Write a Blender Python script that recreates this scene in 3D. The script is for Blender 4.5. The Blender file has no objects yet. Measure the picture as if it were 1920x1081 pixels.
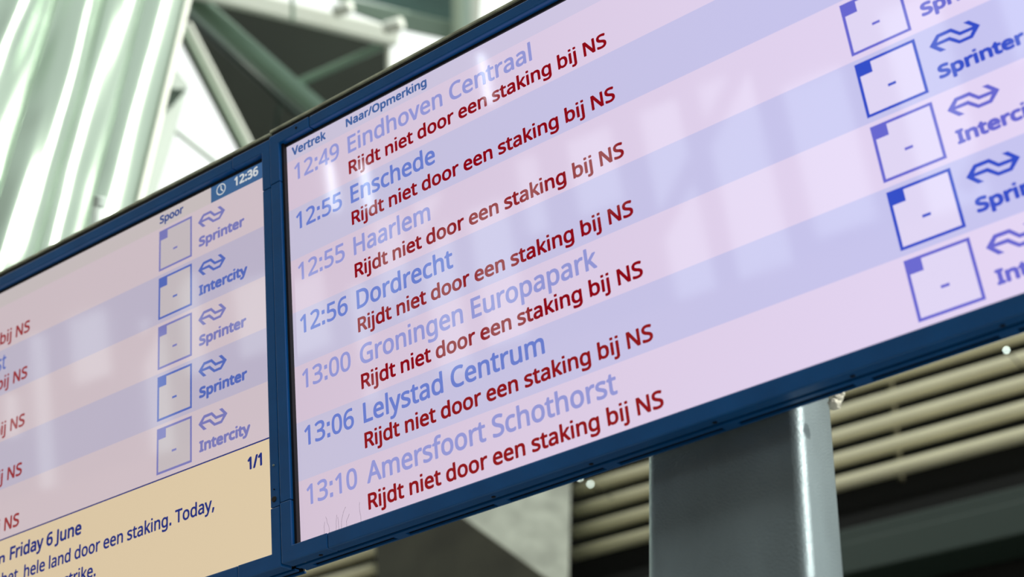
import bpy, bmesh, math, random
from mathutils import Matrix, Vector
random.seed(7)
C = bpy.context.scene.collection

# ---------------------------------------------------------------- camera, world, sun, exposure
# Camera pose in the frame of the right-hand board (x along it, y into it, z up it; 1 unit = 0.1 m)
F_PX = 2744.19
S = 0.1
R2 = Matrix(((0.806548, 0.099876, 0.582670), (-0.338230, 0.886329, 0.316260), (-0.484851, -0.452156, 0.748649)))
T2 = Vector((-4.035157, -2.218280, 26.110227))
R1 = Matrix(((0.817431, 0.098115, 0.567610), (-0.330011, 0.887410, 0.321864), (-0.472123, -0.450419, 0.757775)))
T1 = Vector((-15.099614, 2.289413, 32.492066))
UP = (R2 @ Vector((0.0517, -0.9818, 0.1825))).normalized()          # true vertical, camera coordinates
XC = R2.col[0] - UP * R2.col[0].dot(UP); XC.normalize()
YC = UP.cross(XC)
W = Matrix((XC, YC, UP))                                            # camera -> world rotation
CAM = Vector((0.0, 0.0, 1.65))
def c2w(p): return CAM + W @ Vector(p)
def at(px, py, d):
    """world point seen at that place of the photograph, d metres in front of the camera"""
    return c2w(((px-960)/F_PX*d, (py-540.5)/F_PX*d, d))
def atY(px, py, Y):
    r = W @ Vector(((px-960)/F_PX, (py-540.5)/F_PX, 1.0))
    return CAM + r*((Y-CAM.y)/r.y)
cd = bpy.data.cameras.new('camera'); cam = bpy.data.objects.new('camera', cd); C.objects.link(cam)
m = Matrix.Identity(4)
for i, v in enumerate(((1, 0, 0), (0, -1, 0), (0, 0, -1))):
    w = W @ Vector(v)
    for k in range(3): m[k][i] = w[k]
for k in range(3): m[k][3] = CAM[k]
cam.matrix_world = m
cd.sensor_width = 36; cd.sensor_fit = 'HORIZONTAL'; cd.lens = F_PX*36/1920
cd.clip_start = 0.05; cd.clip_end = 500
cd.dof.use_dof = True; cd.dof.focus_distance = 2.32; cd.dof.aperture_fstop = 2.9
bpy.context.scene.camera = cam

wd = bpy.data.worlds.new('world'); bpy.context.scene.world = wd; wd.use_nodes = True
nt = wd.node_tree; bg = nt.nodes['Background']
tc = nt.nodes.new('ShaderNodeTexCoord'); sp = nt.nodes.new('ShaderNodeSeparateXYZ'); rp = nt.nodes.new('ShaderNodeValToRGB')
nt.links.new(tc.outputs['Generated'], sp.inputs[0]); nt.links.new(sp.outputs['Z'], rp.inputs[0]); nt.links.new(rp.outputs[0], bg.inputs[0])
rp.color_ramp.elements[0].color = (0.80, 0.88, 0.86, 1); rp.color_ramp.elements[1].color = (0.95, 1.0, 0.96, 1)
rp.color_ramp.elements[1].position = 0.5
bg.inputs[1].default_value = 1.32
sd = bpy.data.lights.new('sun', 'SUN'); sd.energy = 4.3; sd.angle = math.radians(2); sd.color = (1.0, 0.95, 0.84)
sun = bpy.data.objects.new('sun', sd); C.objects.link(sun)
sun.rotation_euler = Vector((-0.81, -0.02, -0.588)).to_track_quat('-Z', 'Y').to_euler()
vs = bpy.context.scene.view_settings
vs.view_transform = 'Standard'; vs.look = 'None'; vs.exposure = 0.0; vs.gamma = 1.0; vs.use_curve_mapping = False

# ---------------------------------------------------------------- helpers
def lin(r, g, b):
    f = lambda c: (c/255/12.92) if c/255 <= 0.04045 else ((c/255+0.055)/1.055)**2.4
    return (f(r), f(g), f(b), 1.0)
def mat(name, rgb, rough=0.5, metal=0.0, spec=0.5, coat=0.0, noise=None, bump=None, emit=None, estr=0.0):
    """procedural material; noise=(scale, amount, stretch) varies the colour, bump=(scale, strength)"""
    ma = bpy.data.materials.new(name); ma.use_nodes = True; t = ma.node_tree; p = t.nodes['Principled BSDF']
    col = lin(*rgb); p.inputs['Base Color'].default_value = col
    p.inputs['Roughness'].default_value = rough; p.inputs['Metallic'].default_value = metal
    p.inputs['Specular IOR Level'].default_value = spec; p.inputs['Coat Weight'].default_value = coat
    if emit: p.inputs['Emission Color'].default_value = lin(*emit); p.inputs['Emission Strength'].default_value = estr
    co = t.nodes.new('ShaderNodeTexCoord')
    if noise:
        mp = t.nodes.new('ShaderNodeMapping'); mp.inputs['Scale'].default_value = noise[2] if len(noise) > 2 else (1, 1, 1)
        n = t.nodes.new('ShaderNodeTexNoise'); n.inputs['Scale'].default_value = noise[0]; n.inputs['Detail'].default_value = 6
        r = t.nodes.new('ShaderNodeValToRGB'); a = noise[1]
        r.color_ramp.elements[0].position = 0.3; r.color_ramp.elements[1].position = 0.7
        r.color_ramp.elements[0].color = tuple(c*(1-a) for c in col[:3])+(1,); r.color_ramp.elements[1].color = tuple(min(1, c*(1+a)) for c in col[:3])+(1,)
        t.links.new(co.outputs['Object'], mp.inputs[0]); t.links.new(mp.outputs[0], n.inputs['Vector'])
        t.links.new(n.outputs['Fac'], r.inputs[0]); t.links.new(r.outputs[0], p.inputs['Base Color'])
    if bump:
        n2 = t.nodes.new('ShaderNodeTexNoise'); n2.inputs['Scale'].default_value = bump[0]; n2.inputs['Detail'].default_value = 3
        b = t.nodes.new('ShaderNodeBump'); b.inputs['Strength'].default_value = bump[1]; b.inputs['Distance'].default_value = 0.002
        t.links.new(co.outputs['Object'], n2.inputs['Vector']); t.links.new(n2.outputs['Fac'], b.inputs['Height']); t.links.new(b.outputs[0], p.inputs['Normal'])
    return ma
def tag(o, label=None, cat=None, group=None, kind=None):
    if label: o['label'] = label
    if cat: o['category'] = cat
    if group: o['group'] = group
    if kind: o['kind'] = kind
    return o
def empty(name, loc=(0, 0, 0), rot=None):
    o = bpy.data.objects.new(name, None); C.objects.link(o); o.empty_display_size = 0.1
    if rot is None: o.location = loc
    else:
        mm = rot.to_4x4(); mm.translation = Vector(loc); o.matrix_world = mm
    return o
def link(name, me, ma, parent=None, loc=None, smooth=False):
    """one mesh object; with a parent at identity rotation and loc=None the mesh is given in world space"""
    me.materials.append(ma)
    if smooth:
        for p in me.polygons: p.use_smooth = True
    o = bpy.data.objects.new(name, me); C.objects.link(o)
    if parent: o.parent = parent
    if loc is not None: o.location = loc
    return o
def bm_obj(name, bm, ma, parent=None, world=False, smooth=False, bevel=0.0, seg=2):
    """world=True: the vertices are in world space; the object sits at the middle of its base"""
    bmesh.ops.recalc_face_normals(bm, faces=bm.faces[:])
    off = Vector((0, 0, 0))
    vs_ = [v.co for v in bm.verts]
    c = Vector(((min(v.x for v in vs_)+max(v.x for v in vs_))/2, (min(v.y for v in vs_)+max(v.y for v in vs_))/2, min(v.z for v in vs_)))
    for v in bm.verts: v.co -= c
    me = bpy.data.meshes.new(name); bm.to_mesh(me); bm.free()
    loc = c - (parent.location if (world and parent) else Vector((0, 0, 0)))
    o = link(name, me, ma, parent, loc, smooth)
    if bevel:
        b = o.modifiers.new('bevel', 'BEVEL'); b.width = bevel; b.segments = seg; b.limit_method = 'ANGLE'; b.angle_limit = math.radians(40)
    return o
def box(bm, a, b):
    x0, y0, z0 = a; x1, y1, z1 = b
    v = [bm.verts.new(p) for p in ((x0, y0, z0), (x1, y0, z0), (x1, y1, z0), (x0, y1, z0), (x0, y0, z1), (x1, y0, z1), (x1, y1, z1), (x0, y1, z1))]
    for f in ((0, 1, 2, 3), (4, 5, 6, 7), (0, 1, 5, 4), (1, 2, 6, 5), (2, 3, 7, 6), (3, 0, 4, 7)): bm.faces.new([v[i] for i in f])
def hexa(bm, front, back):
    v = [bm.verts.new(p) for p in list(front)+list(back)]; n = len(front)
    bm.faces.new(v[:n]); bm.faces.new(v[n:])
    for i in range(n): bm.faces.new((v[i], v[(i+1) % n], v[n+(i+1) % n], v[n+i]))
def bar(bm, p, q, w, h, up=Vector((0, 0, 1))):
    p = Vector(p); q = Vector(q); d = (q-p).normalized(); s = d.cross(up).normalized(); u = s.cross(d).normalized()
    f = [p+s*a*w/2+u*b*h/2 for a, b in ((-1, -1), (1, -1), (1, 1), (-1, 1))]
    hexa(bm, f, [x+(q-p) for x in f])
def tube(bm, p, q, r, n=20, r2=None):
    p = Vector(p); q = Vector(q); d = (q-p).normalized(); s = d.orthogonal().normalized(); u = d.cross(s)
    r2 = r if r2 is None else r2
    a = [p+(s*math.cos(t)+u*math.sin(t))*r for t in [2*math.pi*i/n for i in range(n)]]
    b = [q+(s*math.cos(t)+u*math.sin(t))*r2 for t in [2*math.pi*i/n for i in range(n)]]
    hexa(bm, a, b)
def NB(): return bmesh.new()

# board coordinates: u right, v down, n into the board, in rows (1 row = 0.1 m) -> local metres
def L(u, v, n=0.0): return Vector((u*S, n*S, -v*S))
def lbox(bm, u0, u1, v0, v1, n0, n1): box(bm, (u0*S, n0*S, -v1*S), (u1*S, n1*S, -v0*S))
def lpoly(bm, pts, n0, n1):
    hexa(bm, [L(u, v, n0) for u, v in pts], [L(u, v, n1) for u, v in pts])
def lflat(bm, pts, n):
    f = bm.faces.new([bm.verts.new(L(u, v, n)) for u, v in pts]); return f

# ---------------------------------------------------------------- lettering: outlines, cap height 1000
GLYPHS = {}
for ln in ''' 364|
,375|57,-181 97,-6 107,41 115,84 122,125 127,162 259,162 269,147 259,109 247,69 233,27 216,-16 148,-181
-451|56,321 56,430 395,430 395,321
.375|109,161 267,161 267,-12 109,-12
/521|14,0 387,1000 507,1000 134,0
0801|399,-14 320,-5 252,20 195,63 149,123 120,181 98,249 82,324 72,409 69,501 71,580 77,652 87,718 102,779 120,833 144,880 173,921 207,954 247,981 292,1000 343,1012 399,1015 478,1007 546,982 603,939 650,880 680,822 703,755 719,679 729,595 732,501 730,424 724,352 714,285 699,225 680,170 655,123 626,82 592,48 553,21 508,1 456,-10|399,91 451,97 495,116 531,148 560,193 581,250 596,321 605,404 608,501 605,597 596,680 581,751 560,808 531,853 495,885 451,904 399,910 347,904 302,885 266,853 239,808 218,751 204,680 195,597 192,501 195,405 204,321 218,251 239,193 266,149 302,117 347,97
1801|377,0 377,699 378,796 382,871 342,834 296,794 189,707 125,790 395,1000 497,1000 497,0
2801|67,0 67,102 329,367 365,404 399,438 429,471 457,501 481,531 502,560 520,588 535,617 547,646 555,676 560,708 562,741 559,780 549,814 534,842 513,866 486,885 456,898 423,906 385,909 350,907 317,903 286,895 257,884 229,870 201,854 173,835 144,814 78,896 109,920 142,942 177,962 214,980 253,995 295,1005 339,1012 385,1014 452,1010 511,996 562,974 606,943 642,905 667,859 683,807 688,748 686,709 680,672 670,636 655,602 638,568 617,534 593,500 566,466 536,432 504,397 469,361 431,324 223,118 223,112 728,112 728,0
3801|338,-14 299,-13 262,-11 226,-7 192,-2 159,5 126,15 94,26 63,41 63,155 95,141 129,128 163,117 199,107 235,99 270,94 305,91 339,90 401,93 455,103 498,119 533,142 559,171 578,205 589,243 592,287 588,331 574,368 551,398 519,422 478,440 430,453 375,461 312,464 216,464 216,569 314,569 372,572 422,582 465,598 501,620 529,648 548,681 560,717 564,758 561,792 552,822 537,848 515,870 489,888 458,900 422,908 382,910 343,909 307,904 274,897 244,887 215,874 187,860 158,844 130,826 69,910 97,931 128,950 163,967 201,983 242,997 286,1006 332,1012 381,1014 454,1010 518,996 571,975 614,944 648,907 671,864 686,818 690,766 687,718 676,676 659,638 634,606 604,578 569,556 528,539 483,527 483,521 540,511 588,495 629,473 662,445 688,412 707,374 718,332 721,284 719,242 711,202 698,165 681,130 658,97 629,69 595,45 555,24 510,7 459,-5 401,-12
4801|508,0 508,227 29,227 29,332 500,1006 627,1006 627,338 773,338 773,227 627,227 627,0|150,338 508,338 508,653 511,777 515,874 510,874 497,846 482,817 465,788 450,765
5801|347,-14 309,-13 273,-11 237,-6 202,0 170,8 140,17 113,28 88,41 88,157 115,142 144,129 176,118 211,109 246,101 281,95 315,92 349,91 401,94 449,104 491,121 527,144 557,173 578,211 591,255 595,307 591,353 580,393 561,428 535,457 501,480 457,497 405,507 345,510 303,508 255,503 209,496 174,489 112,528 150,1000 651,1000 651,888 255,888 231,598 296,608 338,612 385,613 458,609 523,594 581,570 630,536 670,494 699,444 716,385 721,319 715,246 697,180 666,124 623,75 568,36 504,8 431,-8
6801|417,-14 371,-11 327,-2 285,13 245,34 209,61 176,94 147,133 123,179 103,232 88,290 80,355 77,427 78,481 82,534 88,587 96,639 107,690 123,739 142,785 165,828 192,869 224,905 262,936 304,964 352,986 407,1001 468,1011 535,1014 566,1013 600,1011 633,1007 658,1001 658,896 631,904 602,909 570,912 538,913 492,911 449,905 411,895 377,881 346,863 319,843 295,819 275,793 258,764 243,732 231,699 221,664 214,627 208,589 203,549 200,508 209,508 226,532 247,554 271,574 298,592 329,607 364,617 403,624 445,626 507,621 563,606 612,582 655,547 690,503 715,451 730,391 735,322 730,248 714,182 687,125 649,76 602,36 548,8 486,-8|416,90 458,93 496,104 529,122 559,146 583,179 600,219 610,267 613,322 610,367 601,408 586,443 565,473 538,498 505,515 465,526 420,529 388,528 359,523 331,514 305,502 262,471 229,433 209,390 202,346 203,316 208,286 215,256 225,226 239,198 255,172 275,149 297,128 322,111 350,99 382,92
7801|190,0 601,888 62,888 62,1000 732,1000 732,905 326,0
8801|403,-14 327,-10 261,4 204,26 155,57 117,96 90,142 74,195 69,255 70,288 76,319 85,348 97,374 113,398 131,421 151,442 174,461 198,478 223,494 249,509 276,522 241,545 209,569 179,595 152,624 130,656 114,692 104,732 101,776 103,813 111,847 123,878 140,905 161,930 186,952 215,970 246,986 281,998 318,1007 358,1012 399,1014 462,1010 519,999 570,979 615,952 652,918 678,877 694,829 699,775 697,745 692,718 684,693 673,669 659,648 643,627 624,608 604,590 581,574 558,558 534,543 508,529 539,514 567,498 595,481 620,463 644,444 666,423 685,401 701,377 714,351 724,323 729,292 731,259 726,199 709,146 681,100 642,60 594,27 538,4 474,-9|405,577 440,593 472,611 501,630 527,651 549,675 565,703 574,735 577,770 574,803 565,832 549,857 528,877 501,894 471,905 436,912 398,915 361,912 328,905 298,894 271,877 249,857 234,832 224,803 221,770 227,723 246,683 275,651 312,624 356,600|401,84 449,87 491,96 527,111 557,132 580,158 597,188 607,221 611,258 607,293 596,324 578,353 553,379 522,402 486,424 446,445 401,464 378,472 335,452 297,430 264,406 237,382 216,354 201,324 192,290 189,254 192,219 202,187 218,158 241,132 270,111 307,96 350,87
9801|269,-14 239,-13 204,-11 170,-6 143,0 143,105 171,97 201,91 233,88 266,87 313,89 356,95 394,105 428,119 458,137 485,157 509,180 529,207 547,235 562,266 574,300 584,335 592,373 597,411 601,450 604,490 595,490 578,467 558,446 534,426 506,408 475,393 440,383 401,376 357,374 296,379 241,394 192,418 149,453 115,497 90,548 75,608 70,676 73,727 80,774 92,817 110,857 132,893 158,924 188,951 221,973 259,991 299,1004 343,1011 389,1014 436,1011 480,1002 522,987 562,966 598,938 631,905 659,866 683,820 703,768 717,710 725,644 728,573 727,519 724,466 718,413 709,361 698,310 683,261 664,215 641,172 613,131 581,95 543,64 501,36 452,14 398,-1 336,-11|384,471 416,472 446,477 474,486 500,498 544,529 576,567 597,610 604,654 602,684 598,714 590,744 580,773 566,801 550,827 531,850 508,871 483,888 455,901 424,908 389,910 348,907 310,896 277,878 247,853 223,820 206,780 195,733 192,678 195,632 204,592 218,556 239,526 265,502 298,484 338,474
:375|109,762 267,762 267,588 109,588|109,161 267,161 267,-12 109,-12
A895|0,0 391,1004 504,1004 894,0 763,0 643,310 246,310 127,0|289,422 605,422 493,724 479,765 460,826 445,874 435,831 423,789 402,724
C885|545,-14 472,-10 405,2 344,21 290,49 242,84 200,125 165,173 137,228 114,289 98,355 89,426 85,501 89,575 99,644 117,708 141,768 172,823 209,871 253,913 304,949 361,977 423,998 492,1010 566,1014 642,1010 714,999 780,981 842,955 791,849 768,859 742,869 716,878 688,887 659,894 629,899 597,902 564,903 488,897 421,876 361,843 311,796 270,737 242,668 224,589 218,500 224,412 240,333 267,264 305,205 353,158 412,124 482,103 563,97 596,97 627,99 658,103 688,108 717,114 746,120 774,128 803,136 803,27 774,17 746,8 717,1 687,-4 656,-8 622,-12 585,-13
D1022|136,0 136,1000 444,1000 517,996 585,986 648,968 706,944 758,913 804,875 843,830 877,779 903,722 922,658 933,587 937,510 931,413 915,327 887,251 849,184 799,128 739,82 671,46 594,21 509,5 415,0|262,108 398,108 544,124 658,171 739,251 788,362 804,506 798,599 779,679 748,746 705,799 651,840 586,869 511,886 426,892 262,892
E779|136,0 136,1000 695,1000 695,889 262,889 262,577 669,577 669,468 262,468 262,111 695,111 695,0
F727|136,0 136,1000 695,1000 695,889 262,889 262,535 668,535 668,424 262,424 262,0
G1020|564,-14 490,-10 421,2 359,21 303,48 252,83 209,124 172,172 141,226 117,287 99,352 89,424 85,500 89,576 101,646 120,712 147,772 181,826 222,874 270,915 324,950 385,978 452,998 525,1010 604,1014 645,1013 685,1010 725,1005 763,999 799,990 835,980 869,968 902,955 854,846 827,857 798,868 767,878 735,887 701,894 667,899 632,902 597,903 512,897 437,876 372,843 317,796 273,737 242,668 223,589 217,500 219,442 227,388 239,337 256,289 278,246 305,208 338,174 377,146 421,124 472,108 530,98 594,95 626,96 655,97 682,99 706,102 750,110 790,119 790,416 570,416 570,528 916,528 916,38 875,25 834,15 793,6 752,-1 709,-7 664,-11 616,-13
H1038|136,0 136,1000 262,1000 262,577 775,577 775,1000 901,1000 901,0 775,0 775,466 262,466 262,0
I475|56,0 56,73 174,99 174,899 56,927 56,1000 417,1000 417,927 300,899 300,99 417,73 417,0
J382|-6,-266 -37,-265 -64,-261 -88,-255 -109,-248 -109,-141 -86,-147 -62,-151 -36,-154 -8,-155 26,-152 58,-141 87,-122 109,-92 124,-50 129,6 129,1000 255,1000 255,15 250,-52 237,-110 215,-158 183,-197 145,-228 100,-249 50,-262
L734|136,0 136,1000 262,1000 262,112 699,112 699,0
N1064|136,0 136,1000 282,1000 815,172 821,172 817,239 813,338 811,436 811,1000 929,1000 929,0 782,0 246,831 241,831 249,709 252,559 252,0
O1094|548,-14 473,-10 405,2 344,22 289,50 241,86 199,128 164,176 136,231 114,292 98,357 89,428 85,503 89,577 98,647 114,712 136,772 164,826 199,874 241,916 289,951 344,979 406,999 474,1011 549,1015 621,1011 687,999 747,980 801,952 849,917 891,875 927,827 956,772 979,712 995,647 1005,577 1008,501 1005,426 995,356 979,291 956,230 927,176 891,128 849,86 801,50 747,22 687,2 620,-10|548,95 627,102 695,122 752,156 797,204 831,263 856,332 870,412 875,501 870,591 856,670 831,739 797,798 752,844 696,878 628,898 549,905 470,898 402,878 345,844 299,798 264,739 239,670 224,591 218,501 223,412 238,332 263,263 298,204 344,156 401,122 468,102
R871|136,0 136,1000 412,1000 499,996 574,982 636,960 687,929 726,889 754,841 770,783 776,716 774,677 769,643 759,611 746,583 731,557 713,535 693,515 672,498 649,483 625,470 601,458 576,448 850,0 703,0 461,413 262,413 262,0|262,520 412,520 469,523 517,532 558,547 590,568 614,595 632,628 642,666 646,710 642,756 631,794 613,825 587,849 553,868 512,880 462,888 405,891 262,891
S769|346,-14 305,-13 265,-11 227,-7 190,-1 156,6 125,14 97,23 71,34 71,154 98,143 128,133 161,123 197,113 235,105 273,100 312,96 352,95 404,98 450,106 488,120 520,139 545,162 563,190 573,221 577,256 572,301 556,339 527,371 484,401 456,416 423,431 385,446 342,462 282,487 230,514 186,543 149,576 121,612 100,655 88,704 84,759 87,798 94,833 107,866 125,896 147,922 173,946 203,966 237,983 275,997 315,1006 358,1012 403,1014 444,1013 482,1010 519,1005 555,999 588,990 620,981 650,970 679,958 640,850 614,861 586,871 557,880 527,888 497,895 465,900 433,902 401,903 357,901 318,893 286,881 259,863 238,842 223,817 214,789 211,758 217,711 232,674 260,642 301,613 327,600 357,586 391,571 430,556 472,540 511,523 547,505 579,487 608,467 633,446 654,423 672,398 685,370 695,339 701,305 703,268 697,205 679,149 649,101 606,60 554,28 493,5 424,-9
T779|326,0 326,889 14,889 14,1000 763,1000 763,889 452,889 452,0
V840|357,0 0,1000 132,1000 357,359 368,328 378,299 387,270 395,243 402,216 409,190 415,165 420,140 425,165 431,190 438,217 445,244 454,272 463,300 472,330 483,361 707,1000 840,1000 483,0
a786|301,-14 252,-11 208,-1 167,16 132,40 102,71 81,109 69,155 64,209 70,262 86,308 114,348 153,382 203,409 265,429 339,442 424,448 552,452 552,497 549,541 542,577 529,606 511,627 489,643 462,655 431,662 396,664 367,663 339,659 311,654 284,646 258,637 233,628 208,617 185,606 147,699 173,712 201,724 231,734 263,744 297,753 332,759 367,762 403,763 468,760 523,748 569,729 606,703 635,669 656,625 668,573 672,511 672,0 583,0 559,106 553,106 528,78 503,53 477,32 450,15 421,3 386,-7 346,-12|329,85 375,89 416,99 454,115 487,138 515,168 535,205 546,249 550,300 550,367 440,363 375,358 321,349 278,335 246,318 222,296 205,271 195,241 192,207 202,153 230,115 274,93
b861|475,-14 433,-12 395,-6 361,4 331,18 304,35 280,54 260,74 242,95 232,95 207,0 119,0 119,1064 242,1064 242,805 240,716 238,679 235,651 242,651 260,674 280,695 304,714 331,731 361,745 395,755 433,761 475,763 541,757 601,739 654,709 700,666 737,611 763,545 779,466 784,375 779,285 763,206 736,139 699,84 653,41 600,11 541,-8|457,88 504,93 545,107 579,130 607,162 629,204 644,253 654,311 657,377 649,479 624,559 584,616 527,650 454,661 399,657 353,644 316,622 289,592 268,553 254,505 245,447 242,380 242,374 245,309 254,252 268,203 288,162 315,130 353,107 400,93
c672|420,-14 372,-11 326,-4 283,9 243,27 206,50 174,78 145,113 121,153 102,198 88,250 80,308 77,371 80,437 89,497 103,550 123,597 148,637 178,672 211,701 249,724 290,742 333,755 380,762 429,765 457,764 485,762 512,758 539,753 588,740 626,724 588,622 552,634 510,646 466,654 426,657 346,645 284,611 240,555 213,475 204,373 208,309 218,253 235,205 258,165 289,133 325,110 369,97 419,92 449,93 477,96 503,100 527,105 572,119 613,136 613,27 574,9 530,-4 506,-8 480,-11 451,-13
d861|385,-14 319,-8 259,10 207,41 161,83 124,138 98,205 82,283 77,374 82,465 98,544 125,611 162,666 208,709 260,740 320,759 387,765 428,763 466,757 499,747 529,732 555,716 579,697 600,676 619,654 627,654 623,708 620,740 619,765 619,1064 742,1064 742,0 643,0 625,101 619,101 601,78 580,57 556,37 529,20 499,5 465,-6 427,-12|405,88 460,92 506,105 544,125 572,153 593,190 608,235 617,288 620,350 620,373 618,439 609,496 594,546 574,588 546,620 508,644 461,658 403,662 357,658 316,643 282,618 254,583 232,540 217,491 208,434 204,371 208,308 217,252 232,203 254,162 282,130 317,107 358,93
e790|438,-14 387,-11 338,-3 292,10 250,29 211,54 177,84 148,119 123,159 103,204 88,255 80,310 77,370 80,429 87,484 100,535 118,581 141,623 168,659 199,691 235,717 274,738 316,753 361,762 409,765 456,762 499,754 539,741 575,723 608,700 636,672 661,640 681,604 698,565 709,522 716,475 718,426 718,352 204,352 210,292 222,239 242,195 270,158 304,128 344,108 391,95 444,91 479,92 511,94 542,99 571,104 599,112 627,121 656,131 685,143 685,35 656,23 628,13 600,5 571,-2 542,-7 510,-11 476,-13|207,450 590,450 587,495 579,536 565,572 546,604 520,630 489,649 451,660 408,664 366,660 329,650 296,632 268,607 245,576 227,539 215,497
f482|153,0 153,655 21,655 21,713 153,755 153,798 157,866 169,923 189,971 217,1008 252,1036 294,1055 342,1067 396,1071 439,1070 478,1064 513,1055 542,1046 510,950 486,957 458,964 428,969 398,971 344,960 306,929 293,906 283,876 278,841 276,800 276,751 465,751 465,655 276,655 276,0
g861|406,-336 327,-333 256,-324 192,-309 136,-289 136,-175 195,-201 261,-219 333,-230 413,-234 459,-230 499,-220 535,-202 565,-177 589,-146 607,-110 617,-69 620,-22 620,7 622,55 625,99 619,99 576,50 523,14 460,-7 387,-14 318,-8 257,12 204,44 159,88 123,144 98,211 82,287 77,374 82,459 98,535 123,601 159,659 204,705 256,738 317,758 385,765 421,763 456,758 488,749 519,737 548,721 574,701 598,678 620,651 627,651 644,751 742,751 742,-13 737,-88 722,-154 696,-209 660,-255 614,-290 556,-316 487,-331|405,87 458,91 503,102 540,121 570,148 593,183 609,227 619,281 622,345 622,374 619,446 609,506 592,556 569,595 538,624 500,644 455,657 402,661 358,656 319,642 285,619 256,586 234,545 217,495 208,438 204,373 208,307 217,250 233,201 256,160 284,128 318,105 359,91
h866|119,0 119,1064 242,1064 242,752 242,725 241,698 238,672 235,647 244,647 264,674 287,697 313,717 342,734 374,747 407,756 442,761 478,763 542,759 598,747 645,727 683,698 713,661 735,613 748,556 752,489 752,0 630,0 630,480 620,559 588,616 536,650 462,661 404,657 356,643 318,621 289,590 269,551 254,504 245,450 242,388 242,0
i361|117,1024 246,1024 246,883 117,883|119,0 119,751 242,751 242,0
j361|117,1024 246,1024 246,883 117,883|31,-336 -2,-335 -31,-331 -56,-326 -77,-319 -77,-220 -56,-225 -34,-230 -10,-233 15,-234 56,-228 90,-209 112,-174 119,-116 119,751 242,751 242,-112 239,-162 230,-206 214,-244 192,-277 163,-303 126,-321 82,-332
k748|119,0 119,1064 241,1064 241,508 239,450 238,416 235,387 241,387 266,419 300,461 331,497 570,751 714,751 410,430 735,0 587,0 326,350 241,276 241,0
l361|119,0 119,1064 242,1064 242,0
m1310|119,0 119,751 218,751 237,648 244,648 263,676 285,700 310,720 338,736 368,749 400,758 432,763 465,765 546,757 611,733 660,694 695,639 702,639 722,669 746,695 774,716 805,734 838,747 872,757 907,763 943,765 1002,761 1054,748 1098,728 1133,700 1161,662 1180,614 1192,557 1196,489 1196,0 1074,0 1074,483 1065,561 1036,617 988,650 922,661 871,657 828,645 793,626 765,598 745,563 730,521 721,471 718,415 718,0 597,0 597,483 587,561 558,617 510,650 443,661 390,657 347,644 312,622 286,591 267,552 253,506 245,451 242,389 242,0
n866|119,0 119,751 218,751 237,648 244,648 264,676 287,700 314,720 345,736 377,749 411,758 445,763 480,765 544,761 598,748 645,728 683,700 713,662 735,614 748,557 752,489 752,0 630,0 630,480 620,559 588,616 536,650 462,661 405,657 357,644 319,622 290,591 269,552 254,506 245,451 242,389 242,0
o847|422,-14 373,-11 328,-3 285,12 244,32 208,57 175,88 146,123 122,165 102,211 88,261 80,317 77,377 83,465 100,542 130,608 171,664 222,708 282,739 349,758 426,765 475,762 522,753 565,739 606,719 643,694 675,664 703,628 728,588 747,542 761,492 769,437 772,377 766,289 748,211 719,145 677,88 626,44 566,12 498,-8|424,88 477,93 523,108 561,132 591,166 614,208 631,258 641,314 644,377 641,440 631,495 614,544 591,585 561,619 522,642 477,656 423,661 369,656 324,642 286,619 256,585 234,544 217,495 208,440 204,377 208,314 218,258 234,208 257,166 287,132 325,108 371,93
p861|119,-336 119,751 220,751 237,648 242,648 260,672 281,694 305,713 331,731 360,746 394,756 433,763 476,765 542,759 601,741 654,710 700,668 737,614 763,547 779,468 784,377 779,287 763,208 737,141 700,85 654,42 601,11 541,-8 475,-14 433,-12 395,-6 361,5 331,19 304,36 281,54 260,74 242,95 234,95 239,35 242,1 242,-28 242,-336|457,88 489,91 519,98 546,110 569,126 590,147 608,171 623,198 635,229 645,263 651,299 656,337 657,378 654,439 644,494 629,542 607,584 579,618 544,642 502,656 454,661 401,657 356,645 320,625 292,597 271,560 256,515 246,462 242,401 242,377 245,311 254,254 268,205 288,163 315,130 353,107 400,93
r578|119,0 119,751 220,751 234,613 239,613 259,643 281,671 306,696 333,720 363,739 396,754 431,762 469,765 491,764 515,763 538,760 557,756 542,643 523,647 502,650 481,652 461,653 433,651 405,645 379,635 353,621 329,604 308,583 289,560 272,533 259,503 250,471 244,437 242,401 242,0
s671|308,-14 270,-13 235,-11 203,-7 173,-1 145,6 120,14 95,23 73,34 73,146 96,135 122,124 151,114 181,104 213,96 246,90 278,87 311,85 355,87 392,93 423,102 447,116 478,151 489,196 485,223 473,246 452,269 418,291 396,303 370,315 339,328 304,342 269,356 236,370 206,384 179,398 155,412 133,429 115,446 99,465 87,486 78,510 73,536 71,566 76,611 91,650 115,684 149,713 191,736 239,752 293,761 353,765 387,764 419,761 451,757 481,751 510,744 539,735 566,726 592,714 550,616 526,626 502,634 477,643 451,650 425,656 398,660 372,663 345,664 309,662 278,658 251,650 229,639 199,610 189,573 194,544 207,520 232,499 268,478 291,468 318,456 348,443 382,430 417,417 449,403 478,389 504,375 549,343 581,307 601,262 608,207 603,156 588,111 562,73 527,42 482,18 431,0 373,-11
t506|349,-14 320,-13 292,-9 266,-3 240,6 217,18 195,34 176,54 160,77 146,105 137,138 131,176 129,218 129,655 22,655 22,714 130,763 179,923 252,923 252,751 469,751 469,655 252,655 252,221 254,189 260,162 271,138 285,120 323,95 370,87 398,88 427,92 454,97 475,102 475,8 451,-1 419,-8 383,-12
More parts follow.
